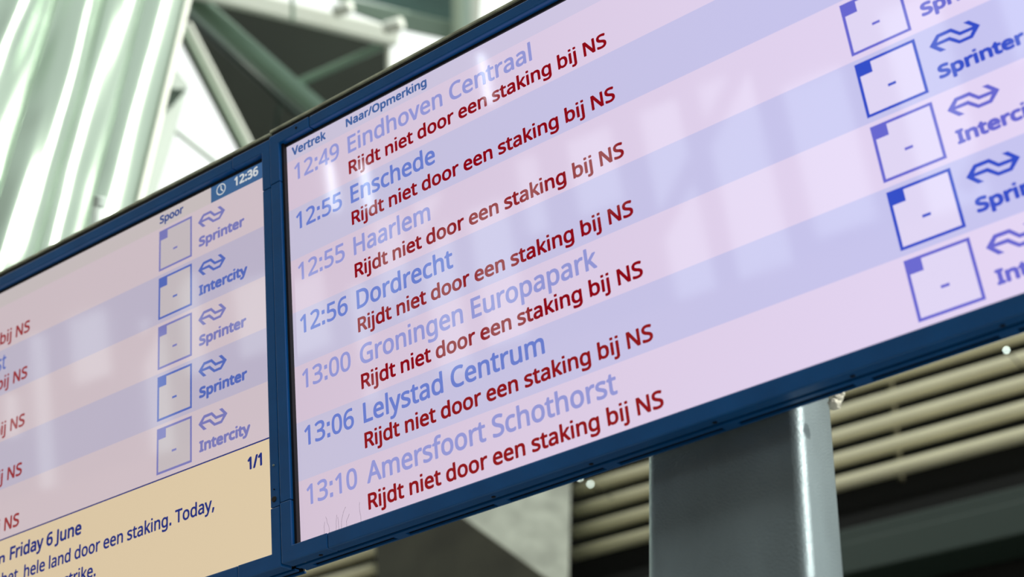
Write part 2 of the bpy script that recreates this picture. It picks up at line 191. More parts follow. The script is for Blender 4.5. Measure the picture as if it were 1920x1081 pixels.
u866|384,-14 320,-10 265,2 218,23 179,51 149,89 128,136 115,193 111,259 111,751 235,751 235,268 246,189 277,133 329,99 402,88 460,93 508,106 546,128 575,158 596,197 611,244 620,298 623,360 623,751 746,751 746,0 646,0 627,99 622,99 602,72 578,48 551,29 521,13 488,1 454,-7 420,-12
v711|284,0 0,751 132,751 291,308 315,239 338,167 346,136 352,109 357,109 373,168 397,241 420,308 580,751 711,751 426,0
y714|118,-336 86,-335 59,-333 35,-329 15,-325 15,-227 53,-232 75,-235 98,-235 129,-233 156,-226 180,-215 202,-199 220,-179 237,-157 252,-131 265,-102 304,-3 1,751 133,751 296,324 333,216 348,166 359,119 364,119 390,211 429,325 581,751 714,751 391,-104 370,-154 346,-199 319,-239 289,-273 255,-301 215,-320 169,-332'''.split('\n'):
    ch, rest = ln[0], ln[1:].split('|')
    GLYPHS[ch] = (int(rest[0]), [[tuple(map(int, q.split(','))) for q in p.split(' ')] for p in rest[1:] if p])
def letter_mesh(s, cap, width, grow, slant=0.0):
    """the string as one flat mesh, baseline at 0, ink from x=0 to width, strokes thickened by grow"""
    x = 0; loops = []
    for ch in s:
        a, ps = GLYPHS[ch]
        for p in ps:
            lift = grow/cap*1900 if ch in 'ij' and len(p) == 4 and min(q[1] for q in p) > 780 else 0      # keep the dot clear of a heavier stem
            m0 = min(q[1] for q in p)
            loops.append([(x+px, py+(lift if py == m0 else lift*0.45)) for px, py in p])
        x += a
    xs = [q[0] for p in loops for q in p]; x0, x1 = min(xs), max(xs)
    k = cap/1000; kx = (width-2*grow)/(x1-x0) if width else k*0.9
    cu = bpy.data.curves.new('letters', 'CURVE'); cu.dimensions = '2D'; cu.fill_mode = 'BOTH'
    for p in loops:
        out = [((a-x0)*kx+grow, b_*(cap-2*grow)/1000+grow) for a, b_ in p]; n = len(out)
        sp = cu.splines.new('POLY'); sp.points.add(n-1); sp.use_cyclic_u = True
        for i, (a, b) in enumerate(out): sp.points[i].co = (a*100, b*100, 0, 1)
    o = bpy.data.objects.new('letters', cu); me = bpy.data.meshes.new_from_object(o)
    bpy.data.objects.remove(o); bpy.data.curves.remove(cu)
    me.materials.clear()
    if grow:                                    # heavier strokes: the same shape repeated around itself
        bm = bmesh.new(); bm.from_mesh(me); src = bm.verts[:]+bm.edges[:]+bm.faces[:]
        for k in range(8):
            r = bmesh.ops.duplicate(bm, geom=src)['geom']; t = 2*math.pi*(k+0.5)/8
            for v in r:
                if isinstance(v, bmesh.types.BMVert): v.co += Vector((math.cos(t)*grow*100, math.sin(t)*grow*100, (k+1)*0.012))
        bm.to_mesh(me); bm.free()
    me.transform(Matrix.Scale(S/100, 4)); me.transform(Matrix(((1, 0, 0, 0), (0, 0, 1, 0), (0, 1, 0, 0), (0, 0, 0, 1))))     # stand it up: x right, z up
    return me
MESHES = {}
def lettering(parent, s, u, v, cap, u1, ma, grow=0.0, n=-0.006, name='lettering'):
    key = (s, cap, u1-u, grow, ma.name)
    if key not in MESHES:
        me = letter_mesh(s, cap, u1-u, grow); me.materials.append(ma); MESHES[key] = me
    o = bpy.data.objects.new(name, MESHES[key]); C.objects.link(o); o.parent = parent; o.location = L(u, v, n)
    return o

# ---------------------------------------------------------------- materials
M_BLUE = mat('blue powder coat', (0, 84, 150), 0.36, spec=0.42, noise=(14, 0.10), bump=(900, 0.05))
M_BLACK = mat('black rubber', (8, 9, 11), 0.6)
M_BODY = mat('black housing', (10, 14, 26), 0.6)
M_GALV = mat('weathered zinc lid', (176, 182, 158), 0.5, metal=0.1, noise=(30, 0.35))
M_SCREW = mat('dark screw', (30, 32, 40), 0.4, metal=0.8)
M_SCREWB = mat('bright screw', (150, 165, 160), 0.3, metal=0.9)
M_STEEL = mat('brushed steel post', (122, 136, 142), 0.40, metal=0.62, noise=(7, 0.22, (1, 1, 0.5)), bump=(420, 0.5))
M_SLAT = mat('cream painted slat', (242, 236, 202), 0.45, noise=(2, 0.06))
M_RAIL = mat('dull rail', (96, 94, 72), 0.6)
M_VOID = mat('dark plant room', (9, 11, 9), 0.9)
M_CONC = mat('grey concrete', (118, 124, 116), 0.85, noise=(2.2, 0.28, (3, 3, 0.4)), bump=(60, 0.3))
M_FASC = mat('dark green fascia', (40, 56, 50), 0.5)
M_ROOFD = mat('dark roof deck', (56, 62, 55), 0.8, noise=(0.6, 0.25))
M_TRUSS = mat('pale green steel', (150, 168, 150), 0.5)
M_TRUSSD = mat('grey green steel tube', (112, 140, 122), 0.5)
M_WHITE = mat('white steel', (225, 232, 222), 0.45)
M_CLAD = mat('pleated silver cladding', (158, 174, 162), 0.30, metal=0.85)
M_FLOOR = mat('stone floor', (110, 108, 104), 0.5, noise=(0.8, 0.15))
M_UNSEEN = mat('unseen canopy', (70, 66, 60), 0.7, noise=(0.3, 0.2))
M_COLUMN = mat('white column', (225, 226, 220), 0.5)
M_FLUFF = mat('white lint', (235, 235, 222), 0.9)
M_PIPE = mat('galvanised pipe', (196, 212, 208), 0.45)

GLASS = dict(rough=0.05, spec=0.85)
def screen_mat(name, left, right=None, strength=1.0, u0=0.0, u1=13.0, gloss=True):
    """light given off by the display itself, from one colour at its left to another at its right, under a glossy pane"""
    ma = mat(name, (3, 3, 4), GLASS['rough'], spec=GLASS['spec'], emit=left, estr=strength)
    t = ma.node_tree; p = t.nodes['Principled BSDF']
    if right:
        co = t.nodes.new('ShaderNodeAttribute'); co.attribute_name = 'along'; r = t.nodes.new('ShaderNodeValToRGB')
        r.color_ramp.elements[0].color = lin(*left); r.color_ramp.elements[1].color = lin(*right)  # viewing-angle tint put into the emission colour, left to right
        t.links.new(co.outputs['Fac'], r.inputs[0]); t.links.new(r.outputs[0], p.inputs['Emission Color'])
    # smeared dirt on the pane: the gloss varies a little
    co2 = t.nodes.new('ShaderNodeTexCoord'); mp = t.nodes.new('ShaderNodeMapping'); mp.inputs['Scale'].default_value = (3, 3, 1)
    n = t.nodes.new('ShaderNodeTexNoise'); n.inputs['Scale'].default_value = 6; n.inputs['Detail'].default_value = 5
    mr = t.nodes.new('ShaderNodeMapRange'); mr.inputs['To Min'].default_value = 0.015; mr.inputs['To Max'].default_value = 0.07
    t.links.new(co2.outputs['Object'], mp.inputs[0]); t.links.new(mp.outputs[0], n.inputs['Vector'])
    t.links.new(n.outputs['Fac'], mr.inputs['Value']); t.links.new(mr.outputs[0], p.inputs['Roughness'])
    p.inputs['Specular Tint'].default_value = (0.86, 0.97, 1.0, 1)
    return ma

# ---------------------------------------------------------------- the hall around the boards
YAW = math.radians(-2)
FD = Vector((math.cos(YAW), math.sin(YAW), 0)); FN = Vector((-math.sin(YAW), math.cos(YAW), 0))
F0 = at(1740, 769.7, 9)
def onF(px, py, off=0.0):
    """point of the facade plane (or a plane off metres behind it) at that place of the photograph"""
    r = at(px, py, 1)-CAM; return CAM + r*(((F0-CAM).dot(FN)+off)/r.dot(FN))
def along(pt): return (pt-F0).dot(FD)
def fpt(a, off, z): return Vector((F0.x, F0.y, 0)) + FD*a + FN*off + Vector((0, 0, z))
def fbox(bm, a0, a1, o0, o1, z0, z1):
    hexa(bm, [fpt(a0, o0, z0), fpt(a1, o0, z0), fpt(a1, o0, z1), fpt(a0, o0, z1)], [fpt(a0, o1, z0), fpt(a1, o1, z0), fpt(a1, o1, z1), fpt(a0, o1, z1)])

bm = NB(); box(bm, (-40, -30, -0.2), (30, 30, 0)); tag(bm_obj('floor', bm, M_FLOOR), kind='structure')

a_end = along(onF(1079, 950)); a_but = along(onF(704, 1060)); PITCH = 0.164
# wall behind the louvres
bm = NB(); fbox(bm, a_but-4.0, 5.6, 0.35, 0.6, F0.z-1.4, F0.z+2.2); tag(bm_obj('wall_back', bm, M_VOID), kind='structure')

def louvre(name, a0, a1, label, posts):
    t = tag(empty(name, fpt((a0+a1)/2, 0, F0.z-2*PITCH-0.1)), label, 'louvre', 'louvre screens on the plant room wall')
    first = None
    for k in range(-2, 9):
        z = F0.z + k*PITCH
        if first is None:
            b = NB(); n = 20; rx, rz = 0.043, 0.046
            ring = lambda a: [fpt(a, math.sin(q)*rx, z+math.cos(q)*rz) for q in [2*math.pi*i/n for i in range(n)]]
            hexa(b, ring(a0), ring(a1)); first = bm_obj('slat', b, M_SLAT, t, world=True, smooth=False)
            for p in first.data.polygons: p.use_smooth = len(p.vertices) == 4
            z0 = z
        else:
            o = first.copy(); C.objects.link(o); o.parent = t; o.location = first.location + Vector((0, 0, z-z0))
    for a in posts:
        b = NB(); fbox(b, a-0.012, a+0.012, 0.10, 0.14, F0.z-2*PITCH-0.02, F0.z+8*PITCH+0.1); bm_obj('rail', b, M_RAIL, t, world=True)
    return t
louvre('louvre_screen', a_end, 5.2, 'cream round-slatted louvre screen behind the steel post', [along(onF(1664, 800)), along(onF(1840, 780))+0.5])
louvre('louvre_screen', a_but-3.5, a_but, 'short stretch of cream louvre slats left of the dark concrete buttress', [a_but-1.2])

# concrete buttress between the two louvre screens: a shaded front and a paler side leaning back to the wall
bm = NB()
FO = -1.1
fr = [onF(700, 1140, FO), onF(1075, 1118, FO), onF(868, 968, FO), onF(700, 846, FO), onF(640, 800, FO), onF(600, 840, FO)]
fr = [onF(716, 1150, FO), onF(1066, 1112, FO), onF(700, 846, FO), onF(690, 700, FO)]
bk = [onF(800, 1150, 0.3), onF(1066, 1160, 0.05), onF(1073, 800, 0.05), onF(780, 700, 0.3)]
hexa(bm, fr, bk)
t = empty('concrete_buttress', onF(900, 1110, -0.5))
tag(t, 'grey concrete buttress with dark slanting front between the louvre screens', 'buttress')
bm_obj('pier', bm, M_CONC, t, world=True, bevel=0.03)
bm = NB(); hexa(bm, fr, [p-FN*0.03 for p in fr]); bm_obj('front_shade_plate', bm, mat('painted shade facing', (58, 58, 46), 0.85, noise=(2.5, 0.35)), t, world=True, bevel=0.008)  # shade of the buttress front put into this plate's dark colour

# dark steel fascia and soffit below the louvres
zt = onF(1750, 976, -0.35).z; zb = onF(1750, 1038, -0.35).z
bm = NB(); fbox(bm, a_end+0.25, 5.6, -0.35, -0.05, zb, zt)
t = tag(empty('fascia_beam', fpt(1.5, -0.2, zb)), 'dark green steel fascia beam running below the louvre slats', 'beam')
bm_obj('web_plate', bm, M_FASC, t, world=True, bevel=0.01)
bm = NB(); fbox(bm, a_end+0.25, 5.6, -0.12, -0.02, zt+0.10, zt+0.20); bm_obj('upper_flange', bm, M_FASC, t, world=True, bevel=0.01)
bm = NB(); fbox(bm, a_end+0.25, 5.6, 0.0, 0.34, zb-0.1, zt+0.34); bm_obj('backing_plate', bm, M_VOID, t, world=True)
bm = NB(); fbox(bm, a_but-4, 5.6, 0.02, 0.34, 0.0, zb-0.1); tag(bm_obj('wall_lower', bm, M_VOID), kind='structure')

# tiny glowing globes added as the blurred bright glints before the louvre wall
M_GLINT = mat('glowing glint globe', (240, 240, 230), 0.4, emit=(235, 255, 245), estr=14)
for px, py, lab in ((1887, 656, 'tiny glowing glint over the louvre slats at the right edge'), (1107, 907, 'tiny glowing glint over the louvre slats left of the post'),
                    (1087, 895, 'tiny glowing glint half hidden under the board, left of the post')):
    p = onF(px, py, -0.3)
    t = tag(empty('glint_globe', p), lab, 'lamp', 'tiny glowing glints in front of the louvres')
    bm = NB(); bmesh.ops.create_icosphere(bm, subdivisions=2, radius=0.006)
    for v in bm.verts: v.co += p
    bm_obj('globe', bm, M_GLINT, t, world=True, smooth=True)
    bm = NB(); tube(bm, p+FN*0.005, p+FN*0.36, 0.004, 8); bm_obj('glint_stem', bm, M_VOID, t, world=True)

# ---------------------------------------------------------------- pleated cladding wall, upper left
E0 = at(311, 180, 9.0); E1 = at(-260, 300, 7.6)
CDIR = Vector((E1.x-E0.x, E1.y-E0.y, 0)); CLEN = CDIR.length; CDIR.normalize(); CN = Vector((CDIR.y, -CDIR.x, 0))
if CN.dot(CAM-E0) < 0: CN = -CN
def cpt(s, z, d): return Vector((E0.x, E0.y, 0)) + CDIR*s + Vector((0, 0, z)) + CN*d
zlo, zhi = E0.z-5.2, E0.z+3.2
clad = tag(empty('pleated_cladding', cpt(CLEN/2, zlo, 0)), 'tall silvery pleated metal cladding catching bright streaks of light', 'cladding')
from mathutils import noise as mnoise
def pleat_off(s, z):
    damp = min(1.0, s/0.5)
    a = mnoise.noise(Vector((s*6.0, z*0.35, 1.7)))*0.085 + mnoise.noise(Vector((s*9, z*0.5, 6.1)))*0.022
    k = mnoise.noise(Vector((s*1.6, z*1.1, 3.3)))*0.05 + mnoise.noise(Vector((s*2.6+z*2.2, z*2.6, 9.3)))*0.016
    return (a + k)*damp - 0.03*(1-damp)
edges = [0.0]
while edges[-1] < CLEN+0.6: edges.append(edges[-1]+random.choice((0.22, 0.28, 0.34)))
for i in range(len(edges)-1):
    s0, s1 = edges[i], edges[i+1]; bm = NB(); nu, nz = 14, 110; g = []
    for a in range(nu+1):
        s = s0+(s1-s0)*a/nu; f = a/nu
        g.append([bm.verts.new(cpt(s, zlo+(zhi-zlo)*k/nz, pleat_off(s, zlo+(zhi-zlo)*k/nz)+0.035*math.sin(math.pi*f))) for k in range(nz+1)])
    for a in range(nu):
        for k in range(nz): bm.faces.new((g[a][k], g[a+1][k], g[a+1][k+1], g[a][k+1]))
    o = bm_obj('pleat', bm, M_CLAD, clad, world=True, smooth=True)
    so = o.modifiers.new('thickness', 'SOLIDIFY'); so.thickness = 0.006
bm = NB(); hexa(bm, [cpt(-0.012, zlo, -0.05), cpt(0.02, zlo, -0.05), cpt(0.02, zhi, -0.05), cpt(-0.012, zhi, -0.05)], [cpt(-0.012, zlo, 0.012), cpt(0.02, zlo, 0.012), cpt(0.02, zhi, 0.012), cpt(-0.012, zhi, 0.012)])
bm_obj('edge_trim', bm, M_WHITE, clad, world=True, bevel=0.008)

# pale column just right of the cladding, with its thin stay
t = tag(empty('pale_column', at(300, 420, 9.6)), 'pale grey-green column standing against the cladding edge with a thin stay', 'column')
def cpiece(name, pts, d0, d1, ma):
    def onC(px, py, back):
        r = at(px, py, 1)-CAM; return CAM + r*((E0-CN*back-CAM).dot(CN)/r.dot(CN))
    bm = NB(); hexa(bm, [onC(x, y, d0-9.4) for x, y in pts], [onC(x, y, d0-9.4)-CN*(d1-d0) for x, y in pts]); return bm_obj(name, bm, ma, t, world=True, bevel=0.006)
cpiece('shaft', [(318, 166), (353, 168), (339, 215), (331, 246), (296, 358), (270, 440), (226, 460)], 9.8, 10.0, mat('pale column paint', (146, 164, 156), 0.5))
cpiece('cap_bracket', [(326, 122), (356, 160), (350, 168), (318, 166)], 9.6, 9.9, mat('bracket paint', (128, 146, 138), 0.5))
bm = NB(); tube(bm, at(322, 240, 9.8), at(425, 322, 10.2), 0.016, 12); bm_obj('stay', bm, M_TRUSS, t, world=True, smooth=True)

# ---------------------------------------------------------------- roof steelwork
roof = tag(empty('roof_truss', at(500, 120, 14)), 'station roof truss of pale green and white beams above the left board', 'roof truss')
def rbeam(name, a, b, d1, d2, w, h, ma, bev=0.02):
    bm = NB(); bar(bm, at(a[0], a[1], d1), at(b[0], b[1], d2), w, h, (W @ Vector((0, 0, 1)))); return bm_obj(name, bm, ma, roof, world=True, bevel=bev)
rbeam('raking_beam', (340, 48), (480, 320), 12.6, 12.6, 0.06, 0.10, M_TRUSS)
rbeam('raking_flange', (352, 42), (491, 312), 12.5, 12.5, 0.05, 0.045, M_WHITE)
bm = NB(); tube(bm, at(346, -12, 13.0), at(640, 245, 13.6), 0.095, 24); bm_obj('diagonal_tube', bm, M_TRUSSD, roof, world=True, smooth=True)
bm = NB(); tube(bm, at(346, 22, 13.3), at(610, 262, 13.9), 0.035, 16); bm_obj('lower_tube', bm, M_FASC, roof, world=True, smooth=True)
rbeam('top_chord', (330, -30), (745, 72), 12.8, 13.4, 0.16, 0.19, M_WHITE)
rbeam('chord_gusset', (548, -6), (549, 38), 12.7, 12.7, 0.03, 0.03, M_TRUSSD, 0.004)
rbeam('cross_tie', (560, 155), (735, 78), 13.5, 13.5, 0.07, 0.07, M_TRUSSD)
rbeam('hanger', (528, 170), (512, 270), 13.8, 13.8, 0.05, 0.05, M_FASC)
rbeam('end_post', (727, 60), (731, 210), 13.5, 13.5, 0.05, 0.05, M_WHITE)
for px, py in ((640, 14), (735, 46)):
    bm = NB(); q = at(px, py, 12.9); tube(bm, q-Vector((0.09, 0, 0)), q+Vector((0.09, 0.04, 0)), 0.06, 18); bm_obj('node_sleeve', bm, M_WHITE, roof, world=True, smooth=True, bevel=0.02)
bm = NB(); pts = [(338, 80), (366, -30), (400, -20), (727, 78), (727, 330), (470, 330)]
hexa(bm, [at(x, y, 14.2) for x, y in pts], [at(x, y, 14.7) for x, y in pts]); tag(bm_obj('ceiling', bm, M_ROOFD), kind='structure')

gut = tag(empty('roof_girder', at(760, 20, 15)), 'broad grey-green roof girder with a dark glazed panel, above the right board', 'girder')
def gpiece(name, pts, d0, d1, ma, bev=0.02):
    bm = NB(); hexa(bm, [at(x, y, d0) for x, y in pts], [at(x, y, d1) for x, y in pts]); return bm_obj(name, bm, ma, gut, world=True, bevel=bev)
gpiece('lower_plate', [(600, -30), (620, -12), (661, 24), (743, 54), (850, 78), (850, 40), (661, -2), (640, -30)], 15, 15.3, mat('girder grey green', (136, 158, 144), 0.5))
gpiece('dark_panel', [(636, -60), (661, -4), (850, 42), (850, -60)], 15.3, 15.5, mat('teal panel', (84, 110, 108), 0.3, noise=(1.2, 0.2)))
gpiece('mullion', [(846, -60), (866, -60), (866, 120), (847, 120)], 14.8, 15.1, M_TRUSS)
gpiece('mullion', [(886, -60), (906, -60), (898, 120), (880, 120)], 14.8, 15.1, M_WHITE)
gpiece('back_panel', [(862, -60), (885, -60), (884, 120), (862, 120)], 15.3, 15.5, mat('grey pane', (176, 192, 184), 0.4))

# ---------------------------------------------------------------- unseen hall behind the viewer, shaped for what the screens and post mirror
bm = NB(); box(bm, (-34, -20.4, 0), (16, -20, 9.0)); tag(bm_obj('wall_unseen', bm, mat('unseen warm wall', (176, 140, 112), 0.7, noise=(0.25, 0.35))), kind='structure')  # unseen wall, its warm colour added to tint the screen reflections
bm = NB(); box(bm, (-34, -20.6, 13.0), (16, -6.5, 13.3)); tag(bm_obj('ceiling', bm, M_UNSEEN), kind='structure')  # unseen slab added to darken what the post and screens mirror
gl = tag(empty('window_unseen', (-9, -20.2, 9.0)), kind='structure')
rnd = random.Random(9); x = -33.0
while x < 15:
    w = rnd.uniform(0.25, 1.0); bm = NB(); box(bm, (x, -20.3, 9.0), (x+w, -20.1, 13.0)); bm_obj('mullion', bm, M_UNSEEN, gl, world=True); x += w  # unseen mullions added for the mirrored window strip
    g = rnd.uniform(0.5, 1.5); lo = rnd.choice((0.0, 0.3, 0.9, 1.5, 2.2)); hi = rnd.choice((0.0, 0.2, 0.8, 1.4))  # panel heights added to break up the mirrored bright openings
    for z0, z1, nm in ((9.0, 9.0+lo, 'unseen_sill_panel'), (13.0-hi, 13.0, 'unseen_blind_panel')):
        if z1-z0 > 0.05: bm = NB(); box(bm, (x, -20.25, z0), (x+g, -20.15, z1)); bm_obj(nm, bm, M_UNSEEN, gl, world=True)
    x += g
for k in range(7):                       # raking braces added to cross the mirrored glazing
    x0 = -31+6.4*k; bm = NB(); bar(bm, (x0, -19.8, 9.2), (x0+3.4, -19.8, 12.9), 0.22, 0.22); bm_obj('unseen_brace', bm, M_UNSEEN, gl, world=True)
def mirrored(px, py, dist):
    """where a thing stands that the right screen mirrors at that place of the photograph"""
    A = c2w(T2*S); n = (W @ R2.col[2]); r = (W @ Vector(((px-960)/F_PX, (py-540.5)/F_PX, 1.0))).normalized()
    hit = CAM + r*((A-CAM).dot(n)/r.dot(n)); r = r - n*2*r.dot(n); return hit+r*dist
LAMPS = ((628, 392, 12, 'upper left'), (693, 392, 12.5, 'upper left beside the first'), (917, 190, 12, 'upper middle'))
for px, py, dist, wh in LAMPS:
    q = mirrored(px, py, dist)
    t = tag(empty('tube_lamp', q), 'tube lamp mirrored as a white streak in the right board, '+wh, 'lamp', 'tube lamps hanging in the hall')
    bm = NB(); tube(bm, q, q+Vector((0, 0, 0.50)), 0.028, 12); bm_obj('tube', bm, mat('lit tube', (240, 240, 240), 0.4, emit=(240, 250, 255), estr=9), t, world=True)
    bm = NB(); tube(bm, q+Vector((0, 0, 0.50)), Vector((q.x, q.y, 13.0)), 0.008, 8); bm_obj('cord', bm, M_BLACK, t, world=True)

# ---------------------------------------------------------------- steel post carrying the boards
bm = NB(); PY = 1.550; XL = -0.9675; XR = -0.7295
box(bm, (XL, PY, 0.0), (XR, PY+0.108, 3.05))
post = tag(empty('steel_post', ((XL+XR)/2, PY+0.054, 0)), 'rectangular brushed steel post holding up the right departure board', 'post')
pp = bm_obj('shaft', bm, M_STEEL, post, world=True, bevel=0.016, seg=6)
for p in pp.data.polygons: p.use_smooth = True
bm = NB(); box(bm, (XL-0.05, PY-0.05, 0.0), (XR+0.05, PY+0.158, 0.015)); bm_obj('base_plate', bm, M_STEEL, post, world=True, bevel=0.003)
bm = NB(); box(bm, (XL+0.03, PY-0.05, 2.80), (XR-0.03, PY+0.02, 3.0)); bm_obj('board_bracket', bm, M_BODY, post, world=True)

# lint caught between post and board
q = atY(1566, 752, PY+0.02)
bm = NB()
rnd = random.Random(3)
for k in range(3):
    bmesh.ops.create_icosphere(bm, subdivisions=4, radius=(0.0085, 0.0065, 0.005)[k], matrix=Matrix.Translation(q+Vector(((-0.001, 0.005, 0.009)[k], 0, (-0.003, 0.004, 0.009)[k]))))
for v in bm.verts: v.co += Vector(mnoise.noise_vector(v.co*260))*0.0018 + Vector(mnoise.noise_vector(v.co*900))*0.0008
o = bm_obj('lint_clump', bm, M_FLUFF); tag(o, 'clump of white lint stuck at the top corner of the steel post', 'lint')

# capped pipe behind the left board
a = at(186.5, 372, 3.9); b = at(183, 420, 3.9); d = (b-a).normalized()
t = tag(empty('capped_pipe', b+d*0.6), 'short grey capped pipe sticking up behind the left departure board', 'pipe')
bm = NB(); tube(bm, a, b+d*0.6, 0.0140, 20); o = bm_obj('pipe', bm, M_PIPE, t, world=True, smooth=True)
bm = NB(); tube(bm, a-d*0.006, a+d*0.022, 0.0165, 20); bm_obj('cap', bm, M_PIPE, t, world=True, bevel=0.002)

# ---------------------------------------------------------------- departure boards
def lettering_set(idx, pos):
    """materials of one display; idx 0 = left board, 1 = right board"""
def board(name, R_, T_, which, label, u_out):
    rot = Matrix([W @ Vector(c) for c in (R_.col[0], R_.col[2], -R_.col[1])]).transposed()
    loc = c2w(Vector(T_)*S)
    bd = tag(empty(name, loc, rot), label, 'departure board', 'blue-framed departure boards')
    g = 0.010
    UL, UR = (-0.24, u_out); IL, IR = -0.017, 13.107; VT, VB, IT, IB = -0.605, 7.305, -0.385, 7.055
    # L-shaped corner brackets and the profiles between them
    cu0, cu1, cv0, cv1 = 0.712, 12.380, 0.40, 6.31
    N0, N1 = -0.15, 0.10
    for (x, xi, xc, y, yi, yc) in ((UL, IL, cu0, VT, IT, cv0), (UR, IR, cu1, VT, IT, cv0), (UL, IL, cu0, VB, IB, cv1), (UR, IR, cu1, VB, IB, cv1)):
        bm = NB(); lpoly(bm, [(x, y), (xc, y), (xc, yi), (xi, yi), (xi, yc), (x, yc)], N0-0.006, N1); bm_obj('corner_bracket', bm, M_BLUE, bd, bevel=0.0014)
    for (a0, a1, b0, b1) in ((cu0+g, cu1-g, VT, IT), (cu0+g, cu1-g, IB, VB)):
        bm = NB(); lbox(bm, a0, a1, b0, b1, N0, N1); bm_obj('frame_profile', bm, M_BLUE, bd, bevel=0.0022)
    for (a0, a1) in ((UL, IL), (IR, UR)):
        bm = NB(); lbox(bm, a0, a1, cv0+g, cv1-g, N0, N1); bm_obj('frame_profile', bm, M_BLUE, bd, bevel=0.0014)
    # black gasket inside the frame, housing behind, lid on top
    bm = NB()
    lbox(bm, IL-0.02, 0.035, IT-0.02, IB+0.02, -0.085, 0.02); lbox(bm, 13.06, IR+0.02, IT-0.02, IB+0.02, -0.02, 0.02)
    lbox(bm, 0.035, 13.06, IT-0.02, -0.335, -0.03, 0.02); lbox(bm, 0.035, 13.06, 7.03, IB+0.02, -0.02, 0.02); bm_obj('gasket', bm, M_BLACK, bd)
    bm = NB(); lbox(bm, UL+0.05, UR-0.05, VT+0.03, 7.15, 0.10, 0.42); lbox(bm, UL+0.02, UR-0.02, 7.05, 7.276, 0.385, 0.425); lbox(bm, UL+0.02, UR-0.02, 7.05, 7.276, 0.10, 0.12); bm_obj('housing', bm, M_BODY, bd)
    bm = NB(); lbox(bm, UL+0.02, UR-0.02, VT-0.10, VT+0.02, -0.10, 0.40); bm_obj('top_seal', bm, M_BLACK, bd)
    bm = NB(); lbox(bm, UL, UR, VT-0.15, VT-0.10, -0.14, 0.43); bm_obj('lid', bm, M_GALV, bd, bevel=0.001)
    # underside: slotted plate with screws
    slots = [0.0+1.905*k for k in range(8)]
    bm = NB(); lbox(bm, UL, UR, 7.275, 7.305, 0.165, 0.262); lbox(bm, UL, UR, 7.275, 7.305, 0.385, 0.43)
    segs = [UL]
    for k in range(7):
        ce = -0.10+1.895*k; lbox(bm, max(UL, ce-0.115), min(UR, ce+0.115), 7.275, 7.305, 0.262, 0.385)
    bm_obj('vent_plate', bm, M_BLUE, bd)
    for u in (0.44, 3.77, 5.45, 7.4, 9.37, 11.3):
        bm = NB(); tube(bm, L(u, 7.295, 0.0), L(u, 7.318, 0.0), 0.0034, 12); bm_obj('screw', bm, M_SCREW, bd, bevel=0.0006)
    if which == 1:
        for u, v, r, ma in ((13.205, 5.60, 0.0021, M_SCREWB), (13.20, 6.007, 0.0012, M_SCREW), (13.192, 6.17, 0.0052, M_BLACK)):
            bm = NB(); tube(bm, L(u, v, -0.145), L(u, v, -0.172), r, 16, r*0.8); bm_obj('screw', bm, ma, bd, bevel=0.0006)
    else:
        bm = NB(); tube(bm, L(0.42, -0.50, -0.15), L(0.42, -0.50, -0.165), 0.0024, 12); bm_obj('screw', bm, M_SCREW, bd)
    # the display
    sc = NB(); lbox(sc, 0.0, 13.09, -0.37, 7.04, 0.002, 0.03); scr = bm_obj('screen', sc, M_BLACK, bd)
    scr.location = (0, 0, 0)
    scr.data.transform(Matrix.Translation(Vector((13.09*S/2, 0.016*S, -7.04*S))))
    P = dict(b2=dict(pink=((211, 193, 211), (229, 215, 247)), blue=((197, 191, 216), (199, 197, 242)), head=((200, 192, 214), (214, 206, 240)),
                     tp=(146, 150, 212), tb=(104, 124, 204), red=(140, 2, 18), hd=(66, 98, 158), lp=(104, 104, 208), lb=(52, 78, 200), box=((216, 206, 226), (226, 216, 248))),
             b1=dict(pink=((200, 184, 188), (206, 190, 198)), blue=((188, 180, 194), (186, 178, 200)), head=((194, 184, 184), (198, 188, 188)),
                     tp=(122, 124, 180), tb=(86, 106, 180), red=(150, 50, 55), hd=(50, 74, 138), lp=(120, 120, 182), lb=(84, 104, 182), box=((190, 180, 184), (194, 184, 188))))['b%d' % which]
    nm = 'left board ' if which == 1 else 'right board '
    mt = {k: (screen_mat(nm+k, *v) if isinstance(v[0], tuple) else screen_mat(nm+k, v)) for k, v in P.items()}
    def flat(nm_, u0, u1, v0, v1, ma, n=-0.002, parent=scr, steps=12):
        bm = NB(); lay = bm.verts.layers.float.new('along'); prev = None
        for k in range(steps+1):
            u = u0+(u1-u0)*k/steps; a = bm.verts.new(L(u, v0, n)); b = bm.verts.new(L(u, v1, n))
            a[lay] = b[lay] = u/13.0
            if prev: bm.faces.new((prev[0], a, b, prev[1]))
            prev = (a, b)
        bmesh.ops.reverse_faces(bm, faces=bm.faces[:]) if False else None
        me = bpy.data.meshes.new(nm_); bm.to_mesh(me); bm.free(); return link(nm_, me, ma, parent)
    U1 = 13.09; rows = 7 if which == 2 else 5
    flat('header_band', 0, U1, -0.37, 0, mt['head'])
    for i in range(rows):
        key = 'pink' if i % 2 == 0 else 'blue'
        flat('row_band', 0, U1, i, i+1 if i < 6 else 7.04, mt[key])
    def T(s, u, v, cap, u1, ma, grow=0.0): return lettering(scr, s, u, v, cap, u1, ma, grow)
    dests = (('12:49', 'Eindhoven Centraal', 5.353), ('12:55', 'Enschede', 3.282), ('12:55', 'Haarlem', 3.085), ('12:56', 'Dordrecht', 3.445),
             ('13:00', 'Groningen Europapark', 5.995), ('13:06', 'Lelystad Centrum', 4.932), ('13:10', 'Amersfoort Schothorst', 6.029))
